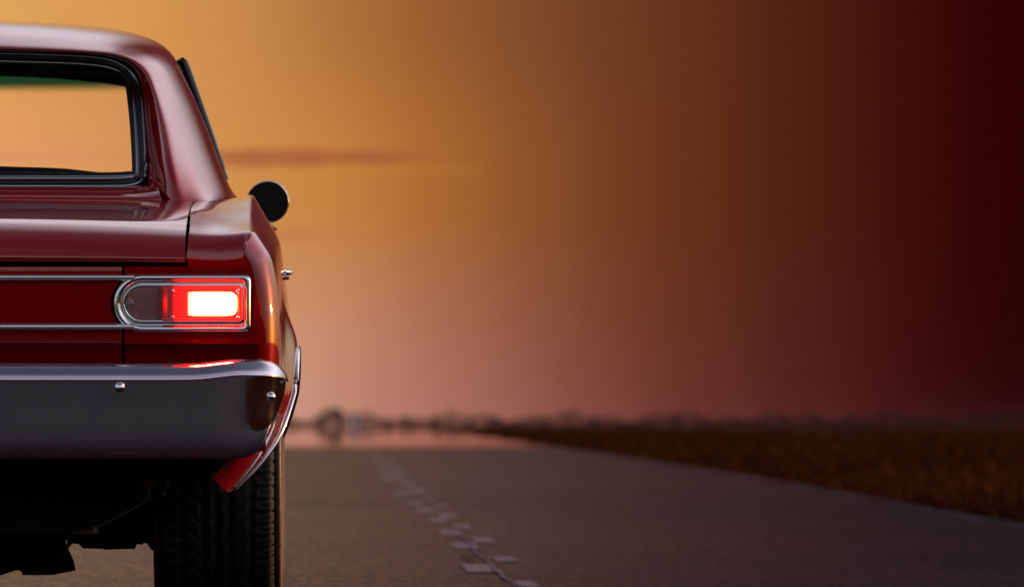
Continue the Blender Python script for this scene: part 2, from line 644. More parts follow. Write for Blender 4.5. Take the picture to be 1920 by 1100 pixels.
# crack wandering between the dashes
CRACK = pbr('sealed_crack', (0.16, 0.13, 0.145), rough=0.7, spec=0.0, var=0.3, vscale=6)
cp = [(972, 1100), (960, 1092), (945, 1086), (938, 1077), (926, 1070), (918, 1058), (905, 1048), (895, 1042), (890, 1033),
      (880, 1020), (868, 1011), (858, 1002)]
rows = []
for i, (px, py) in enumerate(cp):
    x, y = gp(px, py)
    w = (0.003 + random.random() * 0.004)
    rows.append([(x - w, y, 0.0065), (x + w, y, 0.0065)])
MB().grid(rows).build('crack', CRACK, road, smooth=False)
DARK_SPOT = pbr('dark_spot', (0.006, 0.004, 0.005), rough=0.30, spec=0.0025)  # dark spot on the asphalt beside the dashes
x, y = gp(878, 1046)
MB().fan([(x + 0.022 * math.cos(q) * (1 + .2 * math.sin(3 * q)), y + .9 * math.sin(q), 0.003)
          for q in (2 * math.pi * k / 18 for k in range(18))]).build('dark_spot', DARK_SPOT, road, smooth=False)
# broken white line along the road's right edge
EDGE_PAINT = ground_mat('faded_edge_paint', (0.03, 0.027, 0.032), (0.10, 0.08, 0.10), 1.5, 0.27, 0.1, 40, spec=0.004)
yy = 34.0
while yy < 150:
    ln = random.uniform(2.5, 7)
    x0, x1 = road_edge(yy) - 0.16, road_edge(yy + ln) - 0.16
    w = random.uniform(0.03, 0.06)
    pts = [(x0 - w, yy, .004), (x0 + w, yy + .2, .004), (x1 + w * .8, yy + ln, .004), (x1 - w, yy + ln * .9, .004)]
    MB().fan(pts).build('edge_marking', EDGE_PAINT, road, smooth=False)
    yy += ln + random.uniform(0.5, 6)

# heat mirage: the far road turned to a mirror by hot air
mm = bpy.data.materials.new('mirage_air')
mm.use_nodes = True
n, l = mm.node_tree.nodes, mm.node_tree.links
n.clear()
tcn = n.new('ShaderNodeTexCoord')
mp = n.new('ShaderNodeMapping')
mp.inputs['Scale'].default_value = (0.12, 0.02, 1)
l.new(tcn.outputs['Object'], mp.inputs[0])
nz = n.new('ShaderNodeTexNoise')
nz.inputs['Scale'].default_value = 1.0
nz.inputs['Detail'].default_value = 4
l.new(mp.outputs[0], nz.inputs['Vector'])
sp = n.new('ShaderNodeSeparateXYZ')
l.new(tcn.outputs['Object'], sp.inputs[0])
ad = n.new('ShaderNodeMath'); ad.operation = 'MULTIPLY_ADD'
l.new(nz.outputs[0], ad.inputs[0]); ad.inputs[1].default_value = 60.0
l.new(sp.outputs[1], ad.inputs[2])
mr = n.new('ShaderNodeMapRange'); mr.interpolation_type = 'SMOOTHSTEP'
l.new(ad.outputs[0], mr.inputs[0])
mr.inputs[1].default_value = 172; mr.inputs[2].default_value = 222
mr.inputs[3].default_value = 0.0; mr.inputs[4].default_value = 0.95
gl = n.new('ShaderNodeBsdfGlossy')
gl.inputs[0].default_value = (0.98, 0.86, 0.84, 1)
gl.inputs['Roughness'].default_value = 0.015
tr = n.new('ShaderNodeBsdfTransparent')
mx = n.new('ShaderNodeMixShader')
o = n.new('ShaderNodeOutputMaterial')
l.new(mr.outputs[0], mx.inputs[0]); l.new(tr.outputs[0], mx.inputs[1]); l.new(gl.outputs[0], mx.inputs[2])
l.new(mx.outputs[0], o.inputs[0])
ys = [150, 165, 180, 220, 300, 450, 600, 1000, 1500, 2500]
mir = MB().grid([[(-21, y, 0.012), (0, y, 0.012), (road_edge(y) - 0.1, y, 0.012)] for y in ys]).build('heat_mirage', mm, smooth=False)
tag(mir, 'pink shimmer of hot air lying on the far end of the runway', kind='stuff')

# ================================================================== THE CAR
CX, CY = 1.052, 18.0
car = empty('car', None, (-CX, CY, 0))
tag(car, 'dark red vintage two-door coupe with lit tail lamp and chrome bumper', 'car')

def P(px, py, y):
    s = F / (CY + y)
    return ((px - VPX) / s + CX, y, CAMH - (py - VPY) / s)

# ---- body sides: stations along the car --------------------------------------
SY = [.12, .3, .7, 1.1, 1.5, 2.0, 2.6, 3.4, 4.2, 4.95]
ridge_x = smooth1(SY, [.864, .862, .857, .8535, .850, .848, .848, .850, .850, .80])
ridge_z = smooth1(SY, [.892, .908, .955, .996, 1.003, .965, .945, .945, .925, .87])
cb_x = smooth1(SY, [.903, .907, .912, .915, .916, .916, .914, .910, .900, .85])
cb_z = smooth1(SY, [.833, .848, .872, .890, .890, .872, .860, .860, .845, .80])
fl_x = smooth1(SY, [.9185, .9192, .9206, .922, .9236, .9254, .926, .924, .915, .87])
in_x = smooth1([.12, .9, 1.2, 2.0, 3.3, 3.5, 4.95], [.722, .722, .74, .79, .79, .70, .66])
in_z = smooth1([.10, .16, .25, .5, .8, 1.0, 1.3, 2.0, 3.3, 4.0, 4.95], [.884, .897, .914, .943, .966, .979, .992, .955, .94, .945, .87])
PROF_Z = [.31, .35, .405, .52, .64, .74, .80, .835, .87, .90]
PROF_D = [.111, .075, .038, .005, -.004, 0.0, .010, .022, .034, .045]     # how far the flank tucks in
prof_d = smooth1(PROF_Z, PROF_D)

def arch_z(y):
    for c in (1.15, 4.07):
        q = (y - c) / 0.42
        if abs(q) < 1:
            return 0.30 + 0.34 * math.sqrt(1 - q * q)
    return 0.31

def flank_x(y, z):
    zc = cb_z(y)
    flare = 0.0
    for c, am in ((1.15, .030), (4.07, .006)):     # wheel opening lips swell outwards
        d_ = math.hypot((y - c) / .42, max(z - .30, 0) / .34) - 1.0
        flare = max(flare, am * math.exp(-(max(d_, 0) / .22) ** 2) * min(1, max(0, (z - .28) / .25)))
    x = fl_x(y) - prof_d(z) + flare
    if z > 0.74:                                   # run into the chamfer's lower edge
        w = (z - 0.74) / (zc - 0.74)
        x = fl_x(y) + flare + (cb_x(y) - fl_x(y)) * (w ** 1.6)
    return x

def section(y):
    ix, iz, rx, rz, cx, cz = in_x(y), in_z(y), ridge_x(y), ridge_z(y), cb_x(y), cb_z(y)
    mx_, mz = (ix + rx) / 2, (iz + rz) / 2 - .008
    zb = max(.31, arch_z(y))
    f1 = (flank_x(y, cz - .03), cz - .03)
    top = fillet([(ix, iz), (mx_, mz), (rx, rz), (cx, cz), f1], [.045, .012, .016])
    fl = [(flank_x(y, z), z) for z in np.linspace(cz - .03, zb, 22)[1:]]
    return [(p[0], y, p[1]) for p in list(top) + fl]

def stations(a, b_, step=.03):
    s = set(np.linspace(a, b_, max(3, int((b_ - a) / step))).tolist())
    for c in (1.15, 4.07):
        for q in np.linspace(-1, 1, 25):
            yv = c + .42 * math.sin(q * math.pi / 2)
            if a < yv < b_:
                s.add(yv)
    return sorted(s)

base_sec = section(.12)

def endcap_rows():
    rows = []
    n_ = len(base_sec)
    p = np.array([(q[0], q[2]) for q in base_sec])
    tan = np.gradient(p, axis=0)
    tan /= np.linalg.norm(tan, axis=1)[:, None]
    nrm = np.stack([-tan[:, 1], tan[:, 0]], axis=1)         # pointing out: up on top, right on the flank
    # smooth the normals so the ridge shrinks cleanly
    for _ in range(36):
        nrm[1:-1] = (nrm[:-2] + nrm[1:-1] * 2 + nrm[2:]) / 4
    nrm /= np.linalg.norm(nrm, axis=1)[:, None]
    for k in range(11):
        a = math.pi / 2 * k / 10
        rad = np.where(np.arange(n_) < 14, .062, .046)
        for _ in range(6):
            rad[1:-1] = (rad[:-2] + rad[1:-1] + rad[2:]) / 3
        q = p - nrm * (rad * (1 - math.cos(a)))[:, None]
        rows.append([(float(q[i, 0]), .12 - .075 * math.sin(a), float(q[i, 1])) for i in range(n_)])
    return rows

EC = endcap_rows()
both('quarter_panel', MB().grid([section(y) for y in stations(.123, 1.90)]), PAINT, car)
both('quarter_end', MB().grid(EC), PAINT, car)
# thin dark seam behind the end cap
both('panel_seam', MB().grid([[(p[0] - .004 * (p[0] / .9), .1195, p[2] - .004) for p in base_sec],
                              [(p[0] - .004 * (p[0] / .9), .1235, p[2] - .004) for p in base_sec]]), GAP, car)
for nm, a0, a1 in (('door', 1.906, 3.30), ('fender', 3.306, 4.95)):
    for sgn in (1, -1):
        g = [[(p[0] * sgn, p[1], p[2]) for p in section(y)] for y in stations(a0, a1)]
        d_ = MB().grid(g).build(nm, PAINT, car, merge=1e-5)
        if nm == 'door':
            hb = MB()
            hx, hz = sgn * .925, .835
            hb.tube([(hx - sgn * .012, 2.06, hz), (hx + sgn * .006, 2.075, hz), (hx + sgn * .008, 2.14, hz), (hx + sgn * .006, 2.21, hz),
                     (hx - sgn * .012, 2.225, hz)], [.005, .0065, .007, .0065, .005], 10)
            hb.tube([(hx - sgn * .01, 2.085, hz - .012), (hx + sgn * .006, 2.085, hz - .012)], .008, 10)
            hb.build('door_handle', CHROME, d_)

# ---- boot lid -----------------------------------------------------------------
LID = [(.958, .985, .979), (.80, .974, .966), (.50, .953, .943), (.25, .928, .914), (.16, .914, .897), (.115, .901, .886),
       (.08, .884, .872), (.056, .862, .852), (.044, .840, .834), (.040, .828, .824), (.047, .819, .817), (.064, .815, .814)]
rows = []
for y, zc, ze in LID:
    r_ = []
    for x in (0, .2, .4, .55, .65, .70, .714):
        w = (x / .714) ** 2.4
        r_.append((x, y, zc + (ze - zc) * w))
    rows.append(symmetric(r_))
g = loft(rows, 3, 5)
b = MB().grid(g)
for col in (0, -1):                                   # turned-down sides of the lid
    side = [tuple(r[col]) for r in g]
    b.grid([side, [(p[0] * .998, p[1], p[2] - .03) for p in side]])
front_edge = [tuple(p) for p in g[0]]
b.grid([front_edge, [(p[0], p[1] - .002, p[2] - .03) for p in front_edge]])
lid = b.build('trunk_lid', PAINT, car)
# dark gutter under the lid
b = MB()
for s_ in (1, -1):
    b.grid([[(s_ * .705, y, z - .022), (s_ * .726, y, z - .022)] for y, z in
            ((.06, .83), (.09, .86), (.16, .885), (.3, .905), (.5, .93), (.8, .95), (.96, .965))])
b.box((-.715, .075, .78), (.715, .085, .83))
b.build('trunk_gutter', GAP, car, smooth=False)

# ---- tail panel ----------------------------------------------------------------
TP = [(.047, .808), (.0455, .805), (.045, .802), (.045, .797), (.045, .66), (.045, .650), (.045, .645), (.047, .638), (.060, .632), (.075, .56), (.085, .40)]
XS = P(232, 600, .045)[0]
b = MB()
b.grid([[(x, y, z) for x in np.linspace(-XS + .004, XS - .004, 9)] for y, z in TP])
b.build('tail_panel', PAINT, car)
ring_ = [(p[0], p[2]) for p in EC[-1]]
ring_up = [p for p in reversed(ring_) if p[1] > .638]
y9 = EC[-1][0][1]
ob = MB()
ob.fan([(XS + .002, y9, .638), (ring_up[0][0], y9, .638)] + [(p[0], y9, p[1]) for p in ring_up] + [(.722, y9, .808), (XS + .002, y9, .808)])
for s_ in (1, -1):
    mk('tail_panel', [(p[0] * s_, p[1], p[2]) for p in ob.v], ob.f, PAINT, car, smooth=False)
    b = MB()
    b.grid([[(s_ * x, y, z) for x in np.linspace(XS + .002, .892, 6)] for y, z in ((.0452, .638), (.050, .634), (.060, .630), (.075, .56), (.085, .40))])
    b.build('tail_panel', PAINT, car)
b = MB()
for s_ in (1, -1):
    b.box((s_ * XS - .012, .053, .64), (s_ * XS + .012, .056, .806))
b.box((-.85, .0855, .395), (.85, .10, .80))
b.build('tail_backing', GAP, car, smooth=False)

# ---- bumper ----------------------------------------------------------------------
def bumper_rows(s_front=False):
    # path stations: x, y of the face, bottom z, top z, top bulge
    st = [(0, -.062, .383, .597, 0), (.25, -.060, .383, .597, 0), (.50, -.055, .383, .597, 0), (.66, -.050, .383, .597, 0),
          (.74, -.047, .383, .598, .15), (.79, -.044, .383, .603, .6), (.83, -.038, .384, .607, 1), (.87, -.026, .392, .607, 1),
          (.905, -.004, .425, .606, 1), (.926, .032, .465, .604, 1), (.936, .08, .500, .602, 1), (.940, .16, .520, .600, 1), (.941, .30, .530, .598, 1)]
    rows = []
    for i, (x, y, zb, zt, bul) in enumerate(st):
        a = st[max(i - 1, 0)]
        c = st[min(i + 1, len(st) - 1)]
        tx, ty = c[0] - a[0], c[1] - a[1]
        L = math.hypot(tx, ty)
        nx, ny = ty / L, -tx / L                   # outwards (rear, then right)
        H = zt - zb
        prof = [(-.085, zt - .008), (-.055, zt - .001), (-.032, zt - .003), (-.015, zt - .013), (-.005, zt - .026), (-.0012, zt - .0345),
                (0, zt - .0385), (-.0004, zt - .046), (-.0028, zt - H * .45), (-.006, zb + H * .2), (-.010, zb + .013), (-.014, zb + .004), (-.022, zb), (-.06, zb + .004)]
        rows.append([(x + nx * o, y + ny * o, z) for o, z in prof])
    return rows
br = bumper_rows()
full = [[(-p[0], p[1], p[2]) for p in r] for r in reversed(br[1:])] + br
g = loft(full, 4, 5)
bumper = MB().grid(g).build('rear_bumper', CHROME_BUMPER, car)
for s_ in (1, -1):
    for (px, py, y, r_) in ((225, 726, -.056, .0118), (509, 743, -.004, .010)):
        c = P(px, py, y)
        bb = MB()
        nx, ny = (0, -1) if px < 400 else (s_ * .55, -.83)
        prof = [(r_, 0), (r_ * .96, .002), (r_ * .8, .0055), (r_ * .5, .008), (.0001, .009)]
        rings = []
        ax = Vector((nx, ny, 0)).normalized()
        sx = ax.cross(Vector((0, 0, 1))).normalized()
        for rr, h in prof:
            rings.append([Vector((c[0] * s_, c[1], c[2])) + ax * (h - .001) + (sx * math.cos(q) + Vector((0, 0, 1)) * math.sin(q)) * rr
                          for q in (2 * math.pi * k / 20 for k in range(20))])
        bb.grid(rings, close_u=True).build('bumper_bolt', CHROME, bumper)

# ---- roof and sail pillars -----------------------------------------------------------
CEN = [(0, 1.0)]
def PC(py, y):                                     # on the centre line at height py
    s = F / (CY + y)
    return (0.0, y, CAMH - (py - VPY) / s)
def roofrow(cen, pts):
    return symmetric([PC(*cen)] + [P(*p) for p in pts])
RR = [
    roofrow((91, 1.50), [(0, 97, 1.50), (150, 102, 1.50), (213, 111, 1.49), (248, 131, 1.46), (264, 165, 1.42), (271, 230, 1.30), (276, 300, 1.17), (279, 346, 1.08), (282, 385, 1.04)]),
    roofrow((90, 1.45), [(0, 95, 1.45), (152, 100, 1.45), (219, 109, 1.44), (256, 130, 1.41), (274, 166, 1.36), (284, 232, 1.23), (293, 302, 1.08), (299, 352, 1.02), (303, 388, 1.0)]),
    roofrow((87, 1.42), [(0, 91, 1.42), (156, 97, 1.42), (228, 106, 1.41), (268, 130, 1.38), (287, 168, 1.31), (301, 235, 1.17), (314, 308, 1.02), (322, 366, .975), (327, 392, .965)]),
    roofrow((76, 1.46), [(0, 80, 1.46), (160, 88, 1.46), (236, 99, 1.45), (279, 124, 1.42), (301, 167, 1.35), (319, 236, 1.19), (334, 309, 1.04), (348, 366, .985), (360, 392, .97)]),
    roofrow((58, 1.58), [(0, 60, 1.58), (165, 71, 1.58), (246, 86, 1.57), (295, 114, 1.53), (323, 165, 1.46), (347, 235, 1.33), (368, 307, 1.17), (389, 365, 1.08), (410, 390, 1.02)]),
    roofrow((44, 1.76), [(0, 45, 1.76), (168, 57, 1.76), (255, 74, 1.75), (309, 105, 1.72), (342, 163, 1.66), (371, 234, 1.56), (397, 304, 1.44), (421, 361, 1.36), (446, 386, 1.28)]),
    roofrow((37, 2.02), [(0, 38, 2.02), (170, 49, 2.02), (262, 66, 2.01), (318, 97, 1.98), (354, 161, 1.93), (385, 233, 1.88), (411, 302, 1.82), (436, 359, 1.76), (464, 384, 1.70)]),
]
# turned in behind the pillar's front edge
RR.append([(p[0] * .988, p[1] + .05, p[2]) for p in RR[-1]])
g = loft(RR, 5, 5)
b = MB().grid(g)
# roof skin forward to the windscreen header
k0 = 4
mid = RR[-2][5:-5]
def fwd(row, y0, dz, sx):
    return [(p[0] * sx, p[1] + y0, p[2] + dz) for p in row]
hdr = [fwd(RR[5][5:-5], 0, 0, 1), mid, fwd(mid, .35, .002, 1.0), fwd(mid, .70, -.008, .99), fwd(mid, .95, -.03, .97), fwd(mid, 1.02, -.045, .965)]
gh = loft(hdr, 5, 5)[5:]
b.grid(gh)
roof = b.build('roof', PAINT, car, merge=1e-4)

# headliner: dark inner skin just under the roof
rows = []
for y, dz in ((1.50, -.118), (1.6, -.085), (1.8, -.055), (2.05, -.04), (2.4, -.04), (2.8, -.055), (2.97, -.085)):
    r_ = []
    for x, drop in ((0, 0), (.25, .004), (.45, .02), (.55, .045), (.61, .10), (.63, .17)):
        r_.append((x, y, 1.44 + dz - drop))
    rows.append(symmetric(r_))
b = MB().grid(loft(rows, 3, 3))
b.build('headliner', HEADCLOTH, car)

# ---- rear window -----------------------------------------------------------------------
def path_window(k, dy):
    """closed outline of the rear window, k = inset in photograph pixels"""
    half = [(0, 103 + k), (150, 108 + k), (211, 117 + k), (243 - k * .5, 136 + k * .7), (259 - k, 168), (266 - k, 232), (270 - k, 300),
            (270 - k, 324), (263 - k * .7, 338 - k * .6), (243, 344 - k), (200, 346 - k), (0, 346 - k)]
    yy_ = [1.495, 1.495, 1.485, 1.455, 1.415, 1.295, 1.165, 1.125, 1.095, 1.083, 1.08, 1.08]
    pts = [P(px, py, y + dy) for (px, py), y in zip(half, yy_)]
    top = PC(98 + k, 1.495 + dy)
    bot = PC(346 - k, 1.08 + dy)
    return [top] + pts + [bot] + [(-p[0], p[1], p[2]) for p in reversed(pts)]

def closed_cr(pts, sub=4):
    n_ = len(pts)
    ext = [pts[-1]] + list(pts) + [pts[0], pts[1]]
    out = []
    p = np.array(ext, float)
    for i in range(1, n_ + 1):
        a, b_, c, d = p[i - 1], p[i], p[i + 1], p[i + 2]
        for k in range(sub):
            q = k / sub
            out.append(tuple(0.5 * ((2 * b_) + (c - a) * q + (2 * a - 5 * b_ + 4 * c - d) * q * q + (3 * b_ - a - 3 * c + d) * q ** 3)))
    return out

rw = empty('rear_window', car)
MB().tube(closed_cr(path_window(-3, -.004)), .004, 8, closed=True).build('chrome_bead', TRIM_DARK, rw)
MB().grid([closed_cr(path_window(-14, .045)), closed_cr(path_window(-9, .012)), closed_cr(path_window(-4, .004)), closed_cr(path_window(4, -.002)), closed_cr(path_window(9, .004))], close_u=True).build('gasket', GASKET, rw)
MB().grid([closed_cr(path_window(7, -.002)), closed_cr(path_window(10, -.010)), closed_cr(path_window(14, -.010)), closed_cr(path_window(17, .004))], close_u=True).build('moulding', TRIM_DARK, rw)
MB().grid([closed_cr(path_window(16, .004)), closed_cr(path_window(22, .010)), closed_cr(path_window(23, .05))], close_u=True).build('inner_frame', VINYL, rw)
ring = closed_cr(path_window(14, .004))
b = MB()
m_ = len(ring) // 2
left = ring[m_:]
# pane as strips between mirrored outline points
half = ring[:m_ + 1]
b.grid([[(-p[0], p[1], p[2]) for p in half], [(0, p[1] - .006, p[2]) for p in half], half])
b.build('pane', glass('rear_glass', (0.97, 0.96, 0.95), ior=1.3), rw)

# panel between rear window and boot lid
rows = []
for (pys, y) in ((347, 1.085), (352, 1.05), (358, 1.015), (365, .985), (372, .968)):
    r_ = [PC(pys - 1, y)]
    for px, dpy, dy in ((0, 0, 0), (130, 1.5, 0), (220, 3, 0), (262, 3.5, -.01), (295, 3.5, -.03)):
        k = (pys - 347) / 25
        r_.append(P(px + k * (8 if px > 200 else 0), pys + dpy * (.3 + .7 * k) * .6, y + dy * (1 - k)))
    rows.append(symmetric(r_))
rows.append([(p[0], p[1], p[2] - .03) for p in rows[-1]])
MB().grid(loft(rows, 4, 4)).build('rear_deck_panel', PAINT, car)

# ---- windscreen, cabin --------------------------------------------------------------------
WS = [(3.36, .99, .70), (3.22, 1.12, .67), (3.08, 1.25, .625), (2.98, 1.345, .585), (2.95, 1.385, .57)]
rows = []
for y, z, hw in WS:
    rows.append(symmetric([(0, y, z), (hw * .5, y - .015, z), (hw * .85, y - .06, z), (hw, y - .12, z)]))
MB().grid(loft(rows, 4, 4)).build('windshield', glass('tinted_glass', (0.98, 0.98, 0.97), band=(1.306, 1.338, (0.02, 0.14, 0.16)), ior=1.3), car)
# pillars at the windscreen
b = MB()
for s_ in (1,):
    b.tube([(s_ * (hw + .012), y - .125, z) for y, z, hw in WS], .020, 8)
both('windshield_pillar', b, PAINT, car)
MB().tube([(x, 2.955 - abs(x) ** 2 * .36, 1.388) for x in np.linspace(-.585, .585, 21)], .018, 8).build('windshield_header', VINYL, car)

# side windows with black weatherstrip, edge-on from behind
for s_ in (1, -1):
    back = [P(342, 113, 2.10), P(349, 128, 2.10), P(369, 184, 2.08), P(392, 250, 2.06), P(412, 306, 2.05), P(424, 338, 2.05)]
    topf = [(back[0][0] - .01, 2.3, back[0][2] + .005), (.645, 2.6, 1.372), (.60, 2.88, 1.365)]
    botf = [(.79, 2.3, .955), (.78, 2.7, .95), (.74, 3.2, .97)]
    bk = cr(back, 4)
    b = MB()
    A = [(p[0] - .006, p[1] + .02, p[2]) for p in bk]
    Fr = [(topf[-1][0] + (botf[-1][0] - topf[-1][0]) * k / (len(A) - 1), topf[-1][1] + (botf[-1][1] - topf[-1][1]) * k / (len(A) - 1),
           topf[-1][2] + (botf[-1][2] - topf[-1][2]) * k / (len(A) - 1)) for k in range(len(A))]
    Mi = [((a[0] + f[0]) / 2 + .006, (a[1] + f[1]) / 2, (a[2] + f[2]) / 2) for a, f in zip(A, Fr)]
    b.grid([[(s_ * p[0], p[1], p[2]) for p in r_] for r_ in (A, Mi, Fr)])
    sw = b.build('side_window', glass('side_glass', (0.25, 0.22, 0.2)), car)
    b = MB()
    path = [(s_ * p[0], p[1], p[2]) for p in bk]
    b.tube(path, [.0065] + [.0105] * (len(path) - 8) + [.0095] * 4 + [.007] * 3, 10)
    b.build('weatherstrip', GASKET, sw)
    b = MB()
    b.tube([path[0]] + [(s_ * p[0], p[1], p[2]) for p in topf], .007, 8)
    b.build('drip_rail', GASKET, sw)

# cabin tub, seats, dash, wheel
b = MB()
b.box((-.80, 1.0, .36), (.80, 3.4, .38))
b.box((-.80, 1.0, .38), (-.78, 3.4, .90))
b.box((.78, 1.0, .38), (.80, 3.4, .90))
b.box((-.78, 1.05, .38), (.78, 1.07, .93))
b.box((-.78, 3.40, .38), (.78, 3.42, .93))
b.build('cabin_tub', VINYL, car, smooth=False)
b = MB()
rows = []
for y, z in ((1.09, .965), (1.3, .975), (1.5, .99), (1.6, 1.00), (1.66, .97), (1.70, .80)):
    rows.append([(x, y, z + .012 * math.cos(x * 2)) for x in np.linspace(-.70, .70, 17)])
MB().grid(loft(rows, 1, 3)).build('package_shelf', VINYL, car)

def seat_back(px_pts, y):
    top = [P(px, py, y) for px, py in px_pts]
    xs_ = [p[0] for p in top]
    zs_ = [p[2] for p in top]
    xx = np.linspace(-.66, .66, 41)
    prof = [float(np.interp(abs(x), xs_, zs_)) for x in xx]
    k = np.array([1, 2, 3, 2, 1]) / 9
    prof = np.convolve(np.pad(prof, 2, mode='edge'), k, 'valid')
    rows = []
    for dy, dzz in ((.0, -.45), (-.02, -.06), (-.01, -.015), (.03, 0), (.09, -.012), (.12, -.06), (.16, -.45)):
        rows.append([(x, y + dy, z + dzz) for x, z in zip(xx, prof)])
    return rows
rows = seat_back([(-195, 305), (-60, 309), (0, 311), (40, 312), (62, 314), (90, 313), (128, 314), (150, 318), (175, 323), (230, 325), (262, 326)], 1.74)
MB().grid(loft(rows, 1, 3)).build('rear_seat', VINYL, car)
rows = [[(x, y + (0), z) for x in np.linspace(-.62, .62, 9)] for y, z in ((2.52, .55), (2.48, .98), (2.52, 1.02), (2.60, 1.0), (2.64, .55))]
MB().grid(loft(rows, 2, 3)).build('front_seat', VINYL, car)
rows = [[(x, y, z) for x in np.linspace(-.72, .72, 9)] for y, z in ((2.98, .62), (2.96, .93), (3.02, .985), (3.2, 1.0), (3.36, .985))]
MB().grid(loft(rows, 2, 3)).build('dashboard', VINYL, car)
sw_c = Vector((-.36, 2.82, .97))
MB().tube([sw_c + Vector((.19 * math.cos(q), -.08 * math.sin(q) * .6, .17 * math.sin(q))) for q in (2 * math.pi * k / 28 for k in range(28))],
          .011, 8, closed=True).build('steering_wheel', VINYL, car)
MB().box((-.10, 2.83, 1.345), (.10, 2.85, 1.372)).build('inside_mirror', VINYL, car, smooth=False)

# ---- front end (hidden from behind, closes the car) -------------------------------------------
rows = []
for y, z, hw in ((3.40, .985, .70), (3.8, .985, .695), (4.3, .965, .685), (4.7, .93, .67), (4.93, .88, .66), (4.97, .82, .655)):
    rows.append(symmetric([(0, y, z), (hw * .45, y, z - .003), (hw * .85, y, z - .012), (hw, y, z - .02)]))
MB().grid(loft(rows, 3, 4)).build('hood', PAINT, car)
b = MB().box((-.80, 4.93, .56), (.80, 4.95, .84))
grille = b.build('grille', BLACK_METAL, car, smooth=False)
for i in range(6):
    MB().box((-.56, 4.951, .60 + i * .036), (.56, 4.962, .608 + i * .036)).build('grille_bar', CHROME, grille, smooth=False)
for x in (-.74, -.60, .60, .74):
    MB().lathe([(0.0, .075), (.02, .073), (.03, .06), (.034, .0005)], 24, 'y', (x, 4.952, .70)).build('headlight', CHROME, car)
fb = [[(p[0], 5.0 - p[1] * 1.0 - .0, p[2] + .02) for p in r_] for r_ in full]
MB().grid(loft(fb, 4, 3)).build('front_bumper', CHROME_BUMPER, car)

# ---- lamps and trim of the tail -------------------------------------------------------------------
def contour(x0, x1, y0, y1, rl, rr, n_=10):
    """closed outline in photo pixels: left corners rl, right corners rr; counter-clockwise list"""
    out = []
    for cx_, cy_, r_, a0 in ((x1 - rr, y1 - rr, rr, 0), (x0 + rl, y1 - rl, rl, 90), (x0 + rl, y0 + rl, rl, 180), (x1 - rr, y0 + rr, rr, 270)):
        for k in range(n_ + 1):
            a = math.radians(a0 + 90 * k / n_)
            out.append((cx_ + r_ * math.cos(a), cy_ + r_ * math.sin(a)))
    return out

def lamp_material(name, base, strength_attr=None, rough=0.12):
    m, n, l, b_ = new_mat(name)
    b_.inputs['Base Color'].default_value = (*base, 1)
    b_.inputs['Roughness'].default_value = rough
    b_.inputs['Coat Weight'].default_value = 0.6
    if strength_attr:
        at = n.new('ShaderNodeAttribute')
        at.attribute_name = 'glow'
        nz = n.new('ShaderNodeTexNoise')
        nz.inputs['Scale'].default_value = 160
        tcn = n.new('ShaderNodeTexCoord')
        l.new(tcn.outputs['Object'], nz.inputs['Vector'])
        mr = n.new('ShaderNodeMapRange')
        l.new(nz.outputs[0], mr.inputs[0])
        mr.inputs[3].default_value = 0.7
        mr.inputs[4].default_value = 1.3
        mm_ = n.new('ShaderNodeMath')
        mm_.operation = 'MULTIPLY'
        l.new(at.outputs['Fac'], mm_.inputs[0])
        l.new(mr.outputs[0], mm_.inputs[1])
        b_.inputs['Emission Color'].default_value = (*strength_attr, 1)
        l.new(mm_.outputs[0], b_.inputs['Emission Strength'])
    return m

LENS_RED = lamp_material('red_lens', (0.25, 0.004, 0.004), (1.0, 0.0012, 0.0006), rough=.18)
LENS_LIT = lamp_material('lit_lens', (0.3, 0.01, 0.01), (1.0, 0.045, 0.014), rough=.18)
LENS_CLEAR = pbr('reverse_lens', (0.24, 0.10, 0.11), rough=0.2, coat=0.7, spec=0.5, var=.2, vscale=40)

def px_grid(x0, x1, y0, y1, nx, ny, yfun):
    return [[P(x0 + (x1 - x0) * i / nx, y0 + (y1 - y0) * j / ny, yfun((x0 + (x1 - x0) * i / nx), (y0 + (y1 - y0) * j / ny))) for i in range(nx + 1)]
            for j in range(ny + 1)]

def set_glow(o, fn):
    at = o.data.attributes.new('glow', 'FLOAT', 'POINT')
    for i, vtx in enumerate(o.data.vertices):
        at.data[i].value = fn(vtx.co)

def to_px(co, s_):
    s = F / (CY + co.y)
    return ((abs(co.x) - CX) * s + VPX, VPY - (co.z - CAMH) * s)

